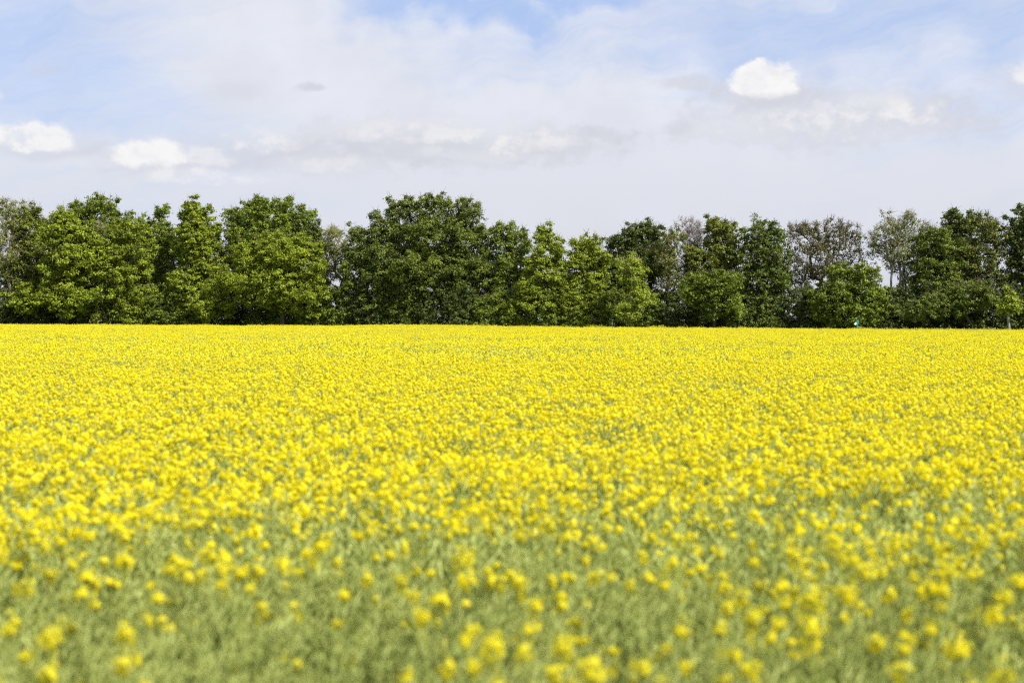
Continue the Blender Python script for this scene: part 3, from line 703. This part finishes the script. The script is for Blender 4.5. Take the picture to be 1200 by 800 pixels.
# far patches, about 1.1 m across
def patch(level):
    mb = MB(); n = 26; R_ = 0.62
    xy = rng.uniform(-R_, R_, (n, 2)); h = rng.uniform(.95, 1.16, n)
    nb = 9
    a = rng.uniform(0, 6.28, (n, nb)); rr = rng.uniform(.03, .16, (n, nb)); zt = h[:, None] - rng.uniform(0, .35, (n, nb))
    T1 = np.stack([xy[:, None, 0] + np.cos(a) * rr, xy[:, None, 1] + np.sin(a) * rr, zt], -1).reshape(-1, 3)
    T0 = T1 - np.stack([np.cos(a) * .05, np.sin(a) * .05, np.full(a.shape, .20)], -1).reshape(-1, 3)
    s = unit(np.cross(T1 - T0, rng.normal(size=T1.shape))) * .012
    mb.add(np.stack([T0 - s * .6, T0 + s * .6, T1 + s, T1 - s], 1), 4, rng.uniform(0.1, 1, len(T0)), 0)
    # crossed pods give the mass its grain
    m_ = n * 22; P = np.c_[np.repeat(xy, 22, 0) + rng.normal(size=(m_, 2)) * .11, np.repeat(h, 22) - rng.uniform(.02, .42, m_)]
    mb.add(leaf_quads(P, unit(rng.normal(size=(m_, 3)) * [1, 1, .5]), .030, rng, .22), 4, rng.uniform(0.1, 1, m_), 0)
    m_ = n * 7; P = np.c_[np.repeat(xy, 7, 0) + rng.normal(size=(m_, 2)) * .12, rng.uniform(.35, .85, m_)]
    mb.add(leaf_quads(P, unit(rng.normal(size=(m_, 3)) + [0, 0, .6]), .10, rng, .4), 4, rng.uniform(0, 1, m_), 1)
    nf = {0: 3, 1: 26, 2: 58, 3: 90}[level]
    idx_ = rng.integers(n, size=nf); ang = rng.uniform(0, 6.28, nf); r_ = rng.uniform(0, .17, nf)
    C_ = np.c_[xy[idx_, 0] + np.cos(ang) * r_, xy[idx_, 1] + np.sin(ang) * r_, h[idx_] + rng.uniform(-.17, .06, nf)]
    k_ = 7; u = unit(rng.normal(size=(nf, k_, 3)) + [0, 0, .4]); P = (C_[:, None] + u * rng.uniform(.012, .036, (nf, 1, 1)) * np.array([1, 1, 1.2])).reshape(-1, 3)
    mb.add(leaf_quads(P, u.reshape(-1, 3), .0185, rng, .9), 4, rng.uniform(.1, 1, len(P)), 2)
    return mb
PATCH0 = len(SRC)
for lv_ in range(4):
    for _ in range(5): add_src(patch(lv_))
# value noise for where the bloom is thick
def vnoise(x, y, sc, seed):
    r_ = np.random.default_rng(seed).random((256, 256)); X = x / sc + 1000; Y = y / sc + 1000
    xi = np.floor(X).astype(int); yi = np.floor(Y).astype(int); fx = X - xi; fy = Y - yi; fx = fx * fx * (3 - 2 * fx); fy = fy * fy * (3 - 2 * fy)
    g_ = lambda i, j: r_[(xi + i) % 256, (yi + j) % 256]
    return (g_(0, 0) * (1 - fx) + g_(1, 0) * fx) * (1 - fy) + (g_(0, 1) * (1 - fx) + g_(1, 1) * fx) * fy
def bloom(x, y):
    d = y
    base = np.interp(d, [3, 5, 6.5, 8, 10, 13, 20, 60, 170], [.06, .10, .44, .76, 1.0, 1.06, 1.0, .80, .74])
    nz = (vnoise(x, y, .8, 1) - .5) * .55 + (vnoise(x, y, 2.6, 2) - .5) * .85 + (vnoise(x, y * .6, 9, 3) - .5) * .55
    b_ = base + nz * np.interp(d, [3, 8, 20, 80], [.7, 1.2, .9, .6])
    b_ = b_ - .22 * np.exp(-((x / d - .22) / .13) ** 2 - ((d - 7.2) / 1.3) ** 2) - .2 * np.exp(-((x / d + .02) / .1) ** 2 - ((d - 7.6) / .8) ** 2)
    b_ = b_ - .28 * np.exp(-((x / d - .26) / .14) ** 2) * np.interp(d, [7, 10, 18, 30], [0, 1, .6, 0])
    return b_
pts, var, rot, scl = [], [], [], []
def scatter(d0, d1, per, half, jit_ok=None):
    area = half * (d1 * d1 - d0 * d0); n = int(area * per)
    y = np.sqrt(rng.uniform(d0 * d0, d1 * d1, n)); x = rng.uniform(-half, half, n) * y
    return x, y
# beside and under the camera, outside the picture but near it
x1, y1 = scatter(1.0, NEAR0, 28, 1.0)
x2, y2 = scatter(NEAR0, NEAR1, 30, 0.62); o_ = np.abs(x2 / y2) > HALF; x2, y2 = x2[o_], y2[o_]
x2b, y2b = scatter(NEAR0, NEAR1, 26, HALF)          # low understorey between the single plants
x3, y3 = scatter(NEAR1, 12, 37, 0.46)
x4, y4 = scatter(12, 32, 38, 0.43)
for X, Y, sc0, sc1, low_ in ((x1, y1, .78, .93, 0), (x2, y2, .92, 1.04, 0), (x2b, y2b, .70, .86, 1), (x3, y3, .92, 1.04, 0), (x4, y4, .92, 1.05, 0)):
    b_ = bloom(X, Y); r_ = rng.random(len(X))
    if low_: b_ = b_ * 0
    v = np.zeros(len(X), int)
    lv_ = np.where(r_ < b_ - .35, 3, np.where(r_ < b_ - .1, 2, np.where(r_ < b_ + .08, 1, 0)))
    if low_: lv_ = np.where(r_ < .12, 1, 0)
    st_ = np.array([0, 6, 10, 15]); cn_ = np.array([6, 4, 5, 5])
    v = st_[lv_] + (rng.random(len(X)) * cn_[lv_]).astype(int)
    pts.append(np.c_[X, Y, np.zeros(len(X))]); var.append(v); rot.append(rng.uniform(0, 6.28, len(X))); scl.append(rng.uniform(sc0, sc1, len(X)))
xe = []
D0 = 31.0
gx5, gy5 = np.meshgrid(np.arange(-76, 76, .88), np.arange(D0 - .8, 176, .88))
x5 = (gx5 + rng.uniform(-.3, .3, gx5.shape)).ravel(); y5 = (gy5 + rng.uniform(-.3, .3, gy5.shape)).ravel()
k5 = np.abs(x5 / y5) < 0.42; x5, y5 = x5[k5], y5[k5]
edge = 165.0 - (x5 / y5 * FPX) * 0.02 - 9.5
ok = y5 < edge; x5, y5 = x5[ok], y5[ok]; edge = edge[ok]
b_ = bloom(x5, y5) + (rng.random(len(x5)) - .5) * .3
b_ = b_ - .45 * ((edge - y5 < np.interp(x5, [-60, 20, 40], [2.0, 4, 22]))) - .25 * np.exp(-((x5 + 18) / 7) ** 2) * (edge - y5 < 14)
lv_ = np.clip(np.floor(b_ * 4.0), 0, 3).astype(int)
pts.append(np.c_[x5, y5, np.zeros(len(x5))]); var.append(PATCH0 + lv_ * 5 + rng.integers(5, size=len(x5))); rot.append(rng.uniform(0, 6.28, len(x5))); scl.append(np.clip(rng.normal(1, .045, len(x5)) + (vnoise(x5, y5, 6, 8) - .5) * .06 + .13 * np.exp(-((x5 + 9) / 9) ** 2) * (edge - y5 < 26) + (edge - y5 < 7) * rng.normal(0, .05, len(x5)), .85, 1.24))
pts = np.concatenate(pts).astype(np.float32); var = np.concatenate(var); rot = np.concatenate(rot); scl = np.concatenate(scl)
me = bpy.data.meshes.new('rapeseed_crop'); me.vertices.add(len(pts)); me.vertices.foreach_set('co', pts.ravel())
a = me.attributes.new('variant', 'INT', 'POINT'); a.data.foreach_set('value', var.astype(np.int32))
a = me.attributes.new('spin', 'FLOAT', 'POINT'); a.data.foreach_set('value', rot.astype(np.float32))
a = me.attributes.new('size', 'FLOAT', 'POINT'); a.data.foreach_set('value', scl.astype(np.float32))
crop = bpy.data.objects.new('rapeseed_crop', me); COL.objects.link(crop)
tag(crop, 'yellow flowering rapeseed crop filling the field up to the trees', 'rapeseed crop', kind='stuff')
ng = bpy.data.node_groups.new('crop_scatter', 'GeometryNodeTree')
ng.interface.new_socket('Geometry', in_out='INPUT', socket_type='NodeSocketGeometry')
ng.interface.new_socket('Geometry', in_out='OUTPUT', socket_type='NodeSocketGeometry')
gi = ng.nodes.new('NodeGroupInput'); go = ng.nodes.new('NodeGroupOutput')
ci = ng.nodes.new('GeometryNodeCollectionInfo'); ci.inputs['Collection'].default_value = src
ci.inputs['Separate Children'].default_value = True; ci.inputs['Reset Children'].default_value = True
iop = ng.nodes.new('GeometryNodeInstanceOnPoints'); iop.inputs['Pick Instance'].default_value = True
def na(nm, dt):
    n_ = ng.nodes.new('GeometryNodeInputNamedAttribute'); n_.data_type = dt; n_.inputs['Name'].default_value = nm; return n_.outputs['Attribute']
cx_ = ng.nodes.new('ShaderNodeCombineXYZ'); ng.links.new(na('spin', 'FLOAT'), cx_.inputs[2])
ng.links.new(gi.outputs[0], iop.inputs['Points']); ng.links.new(ci.outputs[0], iop.inputs['Instance'])
ng.links.new(na('variant', 'INT'), iop.inputs['Instance Index']); ng.links.new(cx_.outputs[0], iop.inputs['Rotation'])
ng.links.new(na('size', 'FLOAT'), iop.inputs['Scale']); ng.links.new(iop.outputs[0], go.inputs[0])
md = crop.modifiers.new('scatter', 'NODES'); md.node_group = ng
print('crop points', len(pts))
